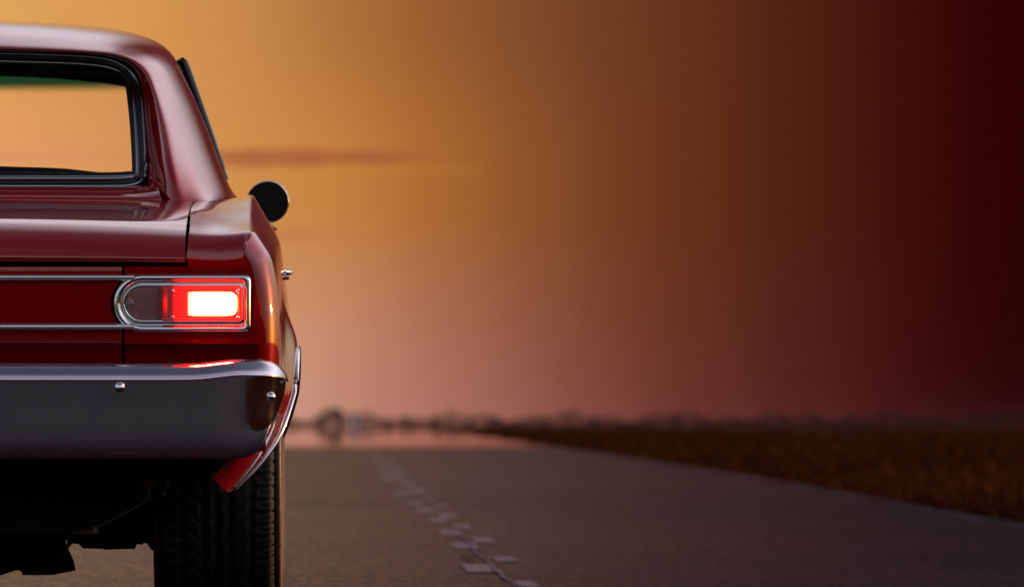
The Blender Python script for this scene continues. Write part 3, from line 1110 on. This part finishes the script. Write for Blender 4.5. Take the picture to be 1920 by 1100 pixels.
for s_ in (1, -1):
    tl = empty('taillight', car)
    def M(g_):
        return [[(s_ * p[0], p[1], p[2]) for p in r_] for r_ in g_]
    ring = lambda c_, y: [P(px, py, y) for px, py in c_]
    # outer bezel: raised chrome rim, sloping in to a thin inner rim round the lens
    c0 = contour(212, 471, 514, 623, 53, 12)
    c1 = contour(214, 469, 516, 621, 52, 11)
    c2 = contour(218, 465, 519, 618, 49, 9)
    c3 = contour(223, 460, 524, 613, 45, 7)
    c4 = contour(228, 456, 530, 607, 38, 6)
    MB().grid(M([ring(c0, .0448), ring(c1, .038), ring(c2, .0345), ring(c3, .0365), ring(c4, .044)]), close_u=True).build('bezel', CHROME, tl)
    d0 = contour(230, 455, 533, 604, 36, 6)
    d1 = contour(232, 453, 535, 602, 34, 5)
    d2 = contour(235, 450, 538, 599, 31, 4)
    MB().grid(M([ring(c4, .044), ring(d0, .041), ring(d1, .0385), ring(d2, .0445)]), close_u=True).build('lens_rim', CHROME, tl)
    # reverse lamp: clear lens with fine vertical flutes, rounded left end
    def rv(px, py):
        return .0445 - .003 * math.sqrt(max(0, 1 - ((px - 270) / 36) ** 2)) + .0006 * math.sin(px * 1.3)
    g_ = []
    for j in range(13):
        py = 538 + 61 * j / 12
        off = 31 - math.sqrt(max(0, 31 ** 2 - (min(abs(py - 568.5), 30.5)) ** 2))
        g_.append([P(235 + off + (304 - 235 - off) * i / 40, py, rv(235 + off + (304 - 235 - off) * i / 40, py)) for i in range(41)])
    rl = MB().grid(M(g_)).build('reverse_lens', LENS_CLEAR, tl)
    tag(rl, 'unlit grey clear lens at the inner end of the tail lamp')
    # red lens with a raised rib and shallow cross flutes
    def rd(px, py):
        ex, ey = min(px - 303, 451 - px), min(py - 538, 599 - py)
        e = min(ex, ey)
        lift = min(1.0, max(0.0, e / 7.0))
        lift = math.sqrt(max(0, 1 - (1 - lift) ** 2))
        f = .044 - .026 * lift
        if 312 < px < 322:
            f += .003 * lift
        return f - .0004 * math.sin(py * 1.5)
    o = MB().grid(M(px_grid(303, 451, 538, 599, 90, 56, rd))).build('red_lens', LENS_RED, tl)
    def fr(co):
        px, py = to_px(co, s_)
        k = max(0, min(1, (px - 320) / 38))
        e = max(abs(px - 399) / 47, abs(py - 569) / 24)
        gl_ = .012 + .988 * k * k * (3 - 2 * k)
        if px < 314 and 306 < px:
            gl_ = .075 * math.exp(-((py - 569) / 14) ** 2) + .012
        gl_ *= 1.05 if e < 1.5 else .95
        return gl_ * 12.0
    set_glow(o, fr)
    # lit reflector behind fluted glass: ragged outline where the flutes cut the light
    gg = []
    nx, ny = 44, 30
    for j in range(ny + 1):
        vq = -1 + 2 * j / ny
        xr = 447 - 11 * abs(vq) ** 3 + 1.3 * math.sin(j * 2.1)
        xl = 352 + .7 * math.sin(j * 2.1 + 1)
        row = []
        for i in range(nx + 1):
            uq = -1 + 2 * i / nx
            px = xl + (xr - xl) * i / nx
            hh = 23.5 - 1.0 * max(0, abs(uq) - .55) * 4 + .7 * math.sin(i * 1.7)
            row.append(P(px, 569.5 + vq * hh, 0.0180 - .0045 * min(1, (1 - uq ** 8) * (1 - vq ** 8) * 2)))
        gg.append(row)
    o = MB().grid(M(gg)).build('lit_lens', LENS_LIT, tl)
    tag(o, 'glowing white-hot brake segment of the tail lamp')
    def fl(co):
        px, py = to_px(co, s_)
        e = max(abs(px - 399) / 47.5, abs(py - 569.5) / 23.2)
        return 8 + 750 * max(0, min(1, (1 - e) / .30)) ** 2.2
    set_glow(o, fl)
    for px, py in ((324, 545), (324, 594), (446, 544), (446, 595)):
        c = P(px, py, .0173)
        MB().lathe([(0.002, .0042), (-.001, .0040), (-.0025, .0025), (-.003, .0002)], 12, 'y', (s_ * c[0], c[1], c[2])).build('screw', CHROME, tl)
    c = P(243, 569, .0405)
    MB().grid([[(s_ * (c[0] + r_ * math.cos(q)), c[1] - h, c[2] + 1.25 * r_ * math.sin(q)) for q in (math.pi / 2 * k for k in range(4))]
               for r_, h in ((.012, 0), (.0085, .002), (.005, .002), (.0005, .003))], close_u=True).build('lens_boss', LENS_CLEAR, tl, smooth=False)
    # dark groove round the inner end of the bezel
    e0 = [(265 + (57) * math.cos(a), 568.5 + 56 * math.sin(a)) for a in np.linspace(R(130), R(230), 20)]
    e1 = [(265 + (52) * math.cos(a), 568.5 + 52 * math.sin(a)) for a in np.linspace(R(126), R(234), 20)]
    MB().grid(M([ring(e0, .0435), ring(e1, .0432)])).build('bezel_groove', GAP, tl)

# bright strips joining the two lamps
for (p0, p1) in ((514, 527), (606, 620)):
    prof = [(p0, .0445), (p0 + 1.5, .034), (p0 + (p1 - p0) * .35, .028), (p0 + (p1 - p0) * .7, .031), (p1 - 1, .038), (p1, .0445)]
    xe = P(252, 568, .04)[0]
    rows = []
    for x in np.linspace(-xe, xe, 15):
        rows.append([(x, y, CAMH - (py - VPY) / (F / (CY + .035))) for py, y in prof])
    MB().grid(rows).build('trim_strip', CHROME, car)

# ---- wheel arch mouldings, lower quarter tucks ---------------------------------------------------------
for s_ in (1, -1):
    for c in (1.15, 4.07):
        pts, inn = [], []
        for a in np.linspace(R(2), R(178), 48):
            y = c - .42 * math.cos(a)
            z = .30 + .34 * math.sin(a)
            x = flank_x(y, max(z, .31))
            pts.append((s_ * (x + .003), y, z))
            inn.append((s_ * (x - .05), y + .02 * math.cos(a), z - .012))
        MB().tube(pts, .0052, 8).build('wheel_arch_trim', CHROME, car)
        MB().grid([[(p[0] - s_ * .003, p[1], p[2]) for p in pts], inn]).build('wheel_arch_lip', PAINT, car)
    # lower end of the quarter behind the bumper
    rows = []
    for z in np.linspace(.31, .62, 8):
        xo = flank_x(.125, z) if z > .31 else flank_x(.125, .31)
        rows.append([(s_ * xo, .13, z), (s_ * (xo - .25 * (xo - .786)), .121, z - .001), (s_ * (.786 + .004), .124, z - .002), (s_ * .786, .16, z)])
    MB().grid(loft(rows, 3, 2)).build('lower_quarter', DIM_LIT, car)
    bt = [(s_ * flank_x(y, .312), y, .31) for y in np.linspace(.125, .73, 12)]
    MB().grid([bt, [(p[0] - s_ * .03, p[1], p[2] + .004) for p in bt]]).build('lower_quarter', DIM_LIT, car)

# ---- wheels ------------------------------------------------------------------------------------------------
def make_tyre(width, rad):
    """lathe whose tread is cut by real grooves"""
    na, nw = 432, 46
    h = width / 2
    rings = []
    xs_ = np.linspace(-1, 1, nw)
    prof = []
    for w in xs_:
        a = abs(w)
        r_ = rad - .004 * a ** 2
        if a > .86:
            r_ -= .030 * ((a - .86) / .14) ** 2.0
        prof.append((w * h * (1.0 if a < .97 else .995), r_))
    verts = []
    for k in range(na):
        th = 2 * math.pi * k / na
        row = []
        for (xx, r_), w in zip(prof, xs_):
            a = abs(w)
            rr = r_
            for gc in (.22, .58):
                if abs(a - gc) < .035:
                    rr -= .009
            if a < .025:
                rr -= .007
            if .63 < a < .97:                                # shoulder blocks
                ph = (k / 6.0 + .35 * (a - .6)) % 1.0
                if ph < .22:
                    rr -= .007
                elif .52 < ph < .62 and a > .7:
                    rr -= .003
            if .27 < a < .53:                                # slanted middle blocks
                ph = (k / 9.0 + (a - .27) * 3.2 + (0 if w > 0 else .5)) % 1.0
                if ph < .14:
                    rr -= .006
            if .05 < a < .18:
                ph = (k / 12.0 + (a) * 4) % 1.0
                if ph < .10:
                    rr -= .004
            row.append((xx, rr * math.cos(th), rr * math.sin(th)))
        # sidewalls down to the bead on both sides
        def wall(sg):
            out = []
            for f, bx in ((.94, 1.035), (.87, 1.075), (.80, 1.08), (.72, 1.05), (.665, .98), (.655, .90)):
                out.append((sg * h * bx, rad * f * math.cos(th), rad * f * math.sin(th)))
            return out
        verts.append(list(reversed(wall(-1))) + row + wall(1))
    m_ = MB()
    verts.append(verts[0])
    m_.grid(verts)
    return m_

def make_wheel(width, rad, loc, out_sign, proto=None):
    w = empty('wheel', car, loc)
    if proto:
        for ch in proto:
            c = ch.copy()
            COL.objects.link(c)
            c.parent = w
        if out_sign < 0:
            w.rotation_euler = (0, 0, math.pi)
        return w, proto
    parts = []
    t_ = make_tyre(width, rad).build('tyre', RUBBER, w, merge=1e-6)
    parts.append(t_)
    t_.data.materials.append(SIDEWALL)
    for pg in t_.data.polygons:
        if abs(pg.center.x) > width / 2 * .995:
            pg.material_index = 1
    h = width / 2
    prof = [(h * .90, rad * .655), (h * .97, rad * .64), (h * .93, rad * .615), (h * .60, rad * .59), (h * .45, rad * .50), (h * .52, rad * .40), (h * .62, rad * .26),
            (h * .66, rad * .20), (h * .80, rad * .19), (h * .82, rad * .02)]
    rm = MB().lathe(prof, 48, 'x')
    rm.lathe([(-h * .9, rad * .65), (-h * .5, rad * .6), (h * .4, rad * .58)], 48, 'x')
    parts.append(rm.build('rim', RIM, w))
    for q in (-150, -164, -178, 172, 158, 146, 100, 60, 20, -20, -60, -100):
        a = R(q)
        cx_, cy_ = rad * .955 * math.cos(a), rad * .955 * math.sin(a)
        nb = MB()
        nb.tube([(h * 1.02, cx_, cy_), (h * 1.02 + .009, cx_, cy_ + .001)], .0007, 5)
        parts.append(nb.build('rubber_nib', RUBBER, w))
    if out_sign < 0:
        w.rotation_euler = (0, 0, math.pi)
    return w, parts

wr, protoR = make_wheel(.276, .345, (.772, 1.15, .345), 1)
make_wheel(.276, .345, (-.772, 1.15, .345), -1, protoR)
wf, protoF = make_wheel(.215, .325, (.79, 4.07, .325), 1)
make_wheel(.215, .325, (-.79, 4.07, .325), -1, protoF)

# ---- underbody -------------------------------------------------------------------------------------------------
b = MB()
b.box((-.80, .13, .365), (.80, 4.9, .385))
b.box((-.62, 1.9, .27), (.62, 4.6, .36))
for s_ in (1, -1):
    b.box((s_ * .60 - .03, .2, .30), (s_ * .60 + .03, 4.6, .37))
    for c in (1.15, 4.07):                                   # wheel houses
        b.grid([[(s_ * xx, c - .45 * math.cos(a), .31 + .40 * math.sin(a)) for xx in (.58, .84)] for a in np.linspace(.55, math.pi, 16)])
        b.fan([(s_ * .58, c - .45 * math.cos(a), .31 + .40 * math.sin(a)) for a in np.linspace(0, math.pi, 16)])
b.build('floor_pan', BLACK, car, smooth=False)
# fuel tank with a sloping right end
rows = []
for y, k in ((.30, .90), (.34, 1.0), (.80, 1.0), (.86, .92)):
    pts = [(-.62, .40), (-.63, .33), (-.60, .27), (-.50, .232), (-.42, .212), (.42, .212), (.50, .226), (.58, .265), (.645, .305), (.655, .345), (.64, .40)]
    rows.append([(x, y, .40 - (.40 - z) * k) for x, z in pts])
tk = MB().grid(loft(rows, 3, 2))
tk.fan([(x, .30, .40 - (.40 - z) * .9) for x, z in pts])
tk.build('fuel_tank', BLACK, car)
# live axle, brackets
b = MB()
b.tube([(-.63, 1.15, .335), (.63, 1.15, .335)], .042, 14)
b.lathe([(-.14, .04), (-.10, .10), (0, .145), (.10, .10), (.14, .04)], 24, 'y', (0, 1.13, .33))
b.build('rear_axle', BLACK_METAL, car)
b = MB()
prof = [(-.62, .21), (-.44, .207), (-.42, .16), (.42, .165), (.445, .185)]
low = [P(126, 1030, 1.0), P(136, 1018, 1.0), P(148, 1019, 1.0), P(156, 1027, 1.0), P(194, 1028, 1.0), P(196, 1029.5, 1.0), P(248, 1028, 1.0), P(252, 1029, 1.0),
       P(253, 1020, 1.0), P(264, 1019, 1.0), P(266, 1022, 1.0), P(268, 1017, 1.0), P(276, 1018, 1.0), P(284, 1030, 1.0), P(300, 1034, 1.0)]
for s_ in (1, -1):
    up = [(s_ * p[0], .96, .30) for p in low]
    lo1 = [(s_ * p[0], .98, p[2]) for p in low]
    lo2 = [(s_ * p[0], 1.16, p[2] + .004) for p in low]
    up2 = [(s_ * p[0], 1.18, .30) for p in low]
    b.grid([up, lo1, lo2, up2])
b.box((-.44, 1.0, .19), (.44, 1.10, .32))
b.build('suspension_link', BLACK, car, smooth=False)
for s_ in (1, -1):
    # muffler with a flared, cut-off outlet
    c = P(80, 1000, .95)
    prof = [(P(px, py, .95)) for px, py in ((142, 1068), (139, 1052), (132, 1036), (124, 1022), (112, 1000))]
    b = MB()
    ctr = P(86, 1000, .95)
    rings = []
    for (px, py, hw) in ((88, 985, 26), (86, 1000, 32), (84, 1022, 42), (82, 1036, 50), (84, 1052, 55), (87, 1068, 55), (87, 1070, 48), (70, 1077, 28), (62, 1077, 20)):
        cc = P(px, py, .95)
        w_ = hw / (F / 18.95)
        rings.append([(s_ * cc[0] + w_ * math.cos(q), .95 + w_ * .8 * math.sin(q), cc[2]) for q in (2 * math.pi * k / 24 for k in range(24))])
    b.grid(rings, close_u=True)
    b.fan(rings[-1])
    cc = P(-10, 1050, 1.0)
    b.tube([(s_ * cc[0] - .12, 1.0, .17), (s_ * cc[0], 1.0, .165), (s_ * cc[0] + .07, 1.0, .18)], [.055, .06, .05], 14)
    b.tube([(s_ * ctr[0], .95, .25), (s_ * ctr[0], 1.3, .30), (s_ * .38, 2.6, .28)], .035, 12)
    b.build('muffler', BLACK, car)
    # tail pipe with a bright turned-down tip
    a0, a1 = P(283, 866, .22), P(277, 931, .15)
    pts = [(s_ * a0[0], .75, .33), (s_ * a0[0], .40, .375), (s_ * (a0[0] + .002), .28, .385), (s_ * a0[0], .21, .372), (s_ * (a0[0] - .001), .175, .345), (s_ * a1[0], .155, a1[2] + .006)]
    pipe = empty('exhaust_pipe', car)
    MB().tube(cr(pts[:4], 4), .030, 16).build('pipe', BLACK_METAL, pipe)
    tip = [tuple(p) for p in cr(pts[2:], 5)]
    r0 = [.032 + .0065 * (k / (len(tip) - 1)) for k in range(len(tip))]
    MB().tube(tip, r0, 24, caps=False).tube([tuple(Vector(p) + Vector((0, .0, .0))) for p in tip], [q - .003 for q in r0], 24, caps=False).build('tip', CHROME, pipe)

# ---- door mirrors ----------------------------------------------------------------------------------------------
for s_ in (1, -1):
    c = P(502, 378.5, 3.0)
    c = (s_ * c[0], c[1], c[2])
    mir_ = empty('door_mirror', car)
    r_ = 38.5 / (F / 21.0)
    MB().lathe([(-.001, r_ * .93), (-.004, r_ * .97), (-.002, r_), (.006, r_), (.03, r_ * .92), (.055, r_ * .62), (.066, .0005)], 40, 'y', c).build('shell', BLACK_METAL, mir_)
    MB().lathe([(-.002, r_ * .95), (-.0021, .0004)], 40, 'y', c).build('mirror_glass', MIRROR_FACE, mir_)
    MB().tube([(c[0] + r_ * math.cos(q), c[1] + .001, c[2] + r_ * math.sin(q)) for q in (2 * math.pi * k / 40 for k in range(40))], .0022, 8, closed=True).build('mirror_rim', CHROME, mir_)
    MB().tube([(c[0], c[1] + .03, c[2] - r_ * .8), (c[0], c[1] + .035, c[2] - .075), (c[0] - s_ * .02, c[1] + .04, c[2] - .12)], [.010, .012, .02], 12).build('stalk', CHROME, mir_)

# ================================================================== VERGE AND HORIZON
GRASS = pbr('dry_grass', (0.058, 0.016, 0.005), rough=0.8, spec=0.0, var=0.35, vscale=0.12)
vts, fcs = [], []
nt = 26000
for i in range(nt):
    q = rng.random()
    Y = 36 * (620 / 36) ** q
    x0 = road_edge(Y) + 0.05
    x1 = max(x0 + 2, (2050 - VPX) / F * Y)
    X = x0 + (x1 - x0) * rng.random() ** 1.2
    hgt = (0.05 + 0.13 * rng.random()) * (0.6 + 0.7 * (0.5 + 0.5 * math.sin(X * .9 + Y * .11)))
    if X - x0 < .5:
        hgt *= .6
    for k in range(2):
        a = rng.random() * math.pi
        w = 0.02 + Y * 0.0004
        lx, ly = rng.normal(0, .05, 2)
        bi = len(vts)
        ox, oy = rng.normal(0, .06, 2)
        vts += [(X + ox - w * math.cos(a), Y + oy - w * math.sin(a), -.035), (X + ox + w * math.cos(a), Y + oy + w * math.sin(a), -.035),
                (X + ox + lx, Y + oy + ly, -.035 + hgt)]
        fcs.append((bi, bi + 1, bi + 2))
me = bpy.data.meshes.new('grass')
me.from_pydata(vts, [], fcs)
me.materials.append(GRASS)
gr = link(bpy.data.objects.new('grass', me))
tag(gr, 'dry brown grass on the verge right of the runway', kind='stuff')

BARK = pbr('bark', (0.06, 0.045, 0.035), rough=0.9, var=0.3)
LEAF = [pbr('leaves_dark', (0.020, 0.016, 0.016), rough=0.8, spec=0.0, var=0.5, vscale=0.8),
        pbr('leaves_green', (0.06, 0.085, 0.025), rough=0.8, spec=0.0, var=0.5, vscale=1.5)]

def plant(name, label, cat, x, y, h, w, mat, seed, trunk=.3, leaves=420, group=None):
    """trunk with limbs and a crown of many leaf faces gathered in uneven clumps"""
    rg = random.Random(seed)
    root = empty(name, None, (x, y, -.035))
    tag(root, label, cat, group)
    b = MB()
    tr_ = h * .025 + .004
    b.tube([(0, 0, 0), (h * .01, 0, h * trunk), (-h * .01, h * .01, h * .7)], [tr_ * 1.4, tr_, tr_ * .4], 7)
    tips = []
    for k in range(7):
        a = rg.uniform(0, 6.28)
        z0 = h * rg.uniform(trunk * .7, .6)
        tip_ = (w * .36 * math.cos(a) * rg.uniform(.5, 1), w * .36 * math.sin(a), z0 + h * rg.uniform(.12, .3))
        b.tube([(0, 0, z0), (tip_[0] * .5, tip_[1] * .5, z0 + (tip_[2] - z0) * .4), tip_], [tr_ * .6, tr_ * .4, tr_ * .15], 5)
        tips.append(tip_)
    b.build('trunk', BARK, root)
    cl = []
    for k in range(11):
        if k < 7:
            c = tips[k]
        else:
            c = (rg.gauss(0, w * .14), rg.gauss(0, w * .14), h * rg.uniform(.5, .85))
        cl.append((c, rg.uniform(.13, .24)))
    vv, ff = [], []
    for k in range(leaves):
        c, r_ = rg.choice(cl)
        p = Vector((c[0] + rg.gauss(0, r_ * w * .55), c[1] + rg.gauss(0, r_ * w * .55), min(h, max(h * .06, c[2] + rg.gauss(0, r_ * h * .5)))))
        d = Vector((rg.gauss(0, 1), rg.gauss(0, 1), rg.gauss(0, 1))).normalized()
        e = d.orthogonal().normalized()
        L = h * rg.uniform(.025, .06)
        i0 = len(vv)
        vv += [p - d * L, p + e * L * .5, p + d * L, p - e * L * .5]
        ff.append((i0, i0 + 1, i0 + 2, i0 + 3))
    mk('crown', vv, ff, mat, root, smooth=False)
    return root

# far tree line, one hazy mass
vv, ff = [], []
for i in range(5200):
    px = random.uniform(380, 2050)
    Y = random.uniform(2900, 3600)
    X = (px - VPX) / F * Y
    top = 3.6 + 1.3 * math.sin(px * .031) + 1.0 * math.sin(px * .083 + 1) + .6 * math.sin(px * .21)
    z = random.uniform(0, max(1.2, top))
    s2 = random.uniform(.4, .9)
    a = random.uniform(0, 3.14)
    i0 = len(vv)
    vv += [(X - s2 * math.cos(a), Y - s2 * math.sin(a), z - s2 * .5), (X + s2 * math.cos(a), Y + s2 * math.sin(a), z - s2 * .3), (X, Y, z + s2 * .8)]
    ff.append((i0, i0 + 1, i0 + 2))
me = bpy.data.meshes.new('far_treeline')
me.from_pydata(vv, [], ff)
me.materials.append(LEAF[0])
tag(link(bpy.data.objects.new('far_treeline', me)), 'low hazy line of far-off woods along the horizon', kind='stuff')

def at(px, Y):
    return (px - VPX) / F * Y
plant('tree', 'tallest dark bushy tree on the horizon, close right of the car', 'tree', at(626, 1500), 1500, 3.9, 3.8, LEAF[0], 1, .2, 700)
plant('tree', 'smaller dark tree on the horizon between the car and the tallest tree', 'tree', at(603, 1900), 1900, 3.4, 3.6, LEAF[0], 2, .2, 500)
plant('bush', 'dark green bush on the horizon just right of the pale hut', 'bush', at(690, 1200), 1200, 1.5, 2.2, LEAF[1], 3, .1, 350)
plant('bush', 'rounded green bush on the horizon above the far end of the white dashes', 'bush', at(727, 1050), 1050, 1.45, 1.9, LEAF[1], 4, .1, 350)
plant('bush', 'small green bush alone beyond the shimmering road, left of the verge', 'bush', at(768, 1000), 1000, .95, 1.3, LEAF[1], 5, .1, 300)
plant('bush', 'green bush standing at the far tip of the grassy verge', 'bush', at(818, 800), 800, 1.15, 1.5, LEAF[1], 6, .1, 350)
k = 0
for px in [880, 905, 948, 985, 1010, 1050, 1075, 1120, 1165, 1200, 1240, 1290, 1325, 1370, 1400, 1450, 1500, 1545, 1590]:
    Y = float(np.interp(px, [830, 1100, 1300, 1500, 1600], [760, 540, 410, 300, 270]))
    plant('weed_clump', 'low weedy shrub in the row of scrub behind the brown grass', 'shrub', at(px, Y), Y, random.uniform(.36, .52), random.uniform(.5, 1.1),
          LEAF[1 if k % 3 else 0], 40 + k, .1, 260, group='row of low scrub along the back of the verge')
    k += 1
# dark wood closing the runway's other end, behind the camera
vv, ff = [], []
for i in range(42000):
    X = random.uniform(-190, 190)
    Y = random.uniform(-112, -66) - abs(X) * .12
    top = 4.6 + .7 * math.sin(X * .21) + .5 * math.sin(X * .53 + 2) + .4 * math.sin(X * 1.3)
    z = random.uniform(-.1, top)
    s2 = random.uniform(.35, .8)
    d = Vector((random.gauss(0, 1), random.gauss(0, 1), random.gauss(0, 1))).normalized()
    e = d.orthogonal().normalized()
    p = Vector((X, Y, z))
    i0 = len(vv)
    vv += [p - d * s2, p + e * s2 * .6, p + d * s2, p - e * s2 * .6]
    ff.append((i0, i0 + 1, i0 + 2, i0 + 3))
me = bpy.data.meshes.new('woodland')
me.from_pydata(vv, [], ff)
me.materials.append(LEAF[0])
tag(link(bpy.data.objects.new('woodland', me)), 'low dark wood closing off the other end of the runway behind the car', kind='stuff')

# pale hut
hut = empty('hut', None, (at(664, 1350), 1350, -.035))
tag(hut, 'pale grey roadside hut on the horizon right of the dark tree', 'hut')
HUTW = pbr('hut_wall', (0.75, 0.68, 0.68), rough=0.8, var=.1)
HUTR = pbr('hut_roof', (0.25, 0.2, 0.2), rough=0.7)
MB().box((-.6, -.6, 0), (.6, .6, 2.0)).build('wall', HUTW, hut, smooth=False)
bb = MB()
bb.grid([[(-.75, -.75, 1.98), (.75, -.75, 1.98)], [(-.75, 0, 2.4), (.75, 0, 2.4)], [(-.75, .75, 1.98), (.75, .75, 1.98)]])
bb.fan([(-.7, -.7, 1.99), (-.7, .7, 1.99), (-.7, 0, 2.38)]).fan([(.7, -.7, 1.99), (.7, .7, 1.99), (.7, 0, 2.38)])
bb.build('roof', HUTR, hut, smooth=False)
MB().box((-.3, -.63, 0), (.3, -.603, 1.7)).build('door', HUTR, hut, smooth=False)

# ================================================================== AIR
hz = bpy.data.materials.new('haze_air')
hz.use_nodes = True
n, l = hz.node_tree.nodes, hz.node_tree.links
n.clear()
pv = n.new('ShaderNodeVolumePrincipled')
pv.inputs['Color'].default_value = (0.50, 0.30, 0.34, 1)
pv.inputs['Density'].default_value = 0.00001
pv.inputs['Anisotropy'].default_value = 0.0
o = n.new('ShaderNodeOutputMaterial')
l.new(pv.outputs[0], o.inputs['Volume'])
b = MB().box((-1520, -220, -1.0), (1520, 5020, 6.6))
tag(b.build('haze', hz, smooth=False), 'thin dusk haze over the field and runway', kind='stuff')
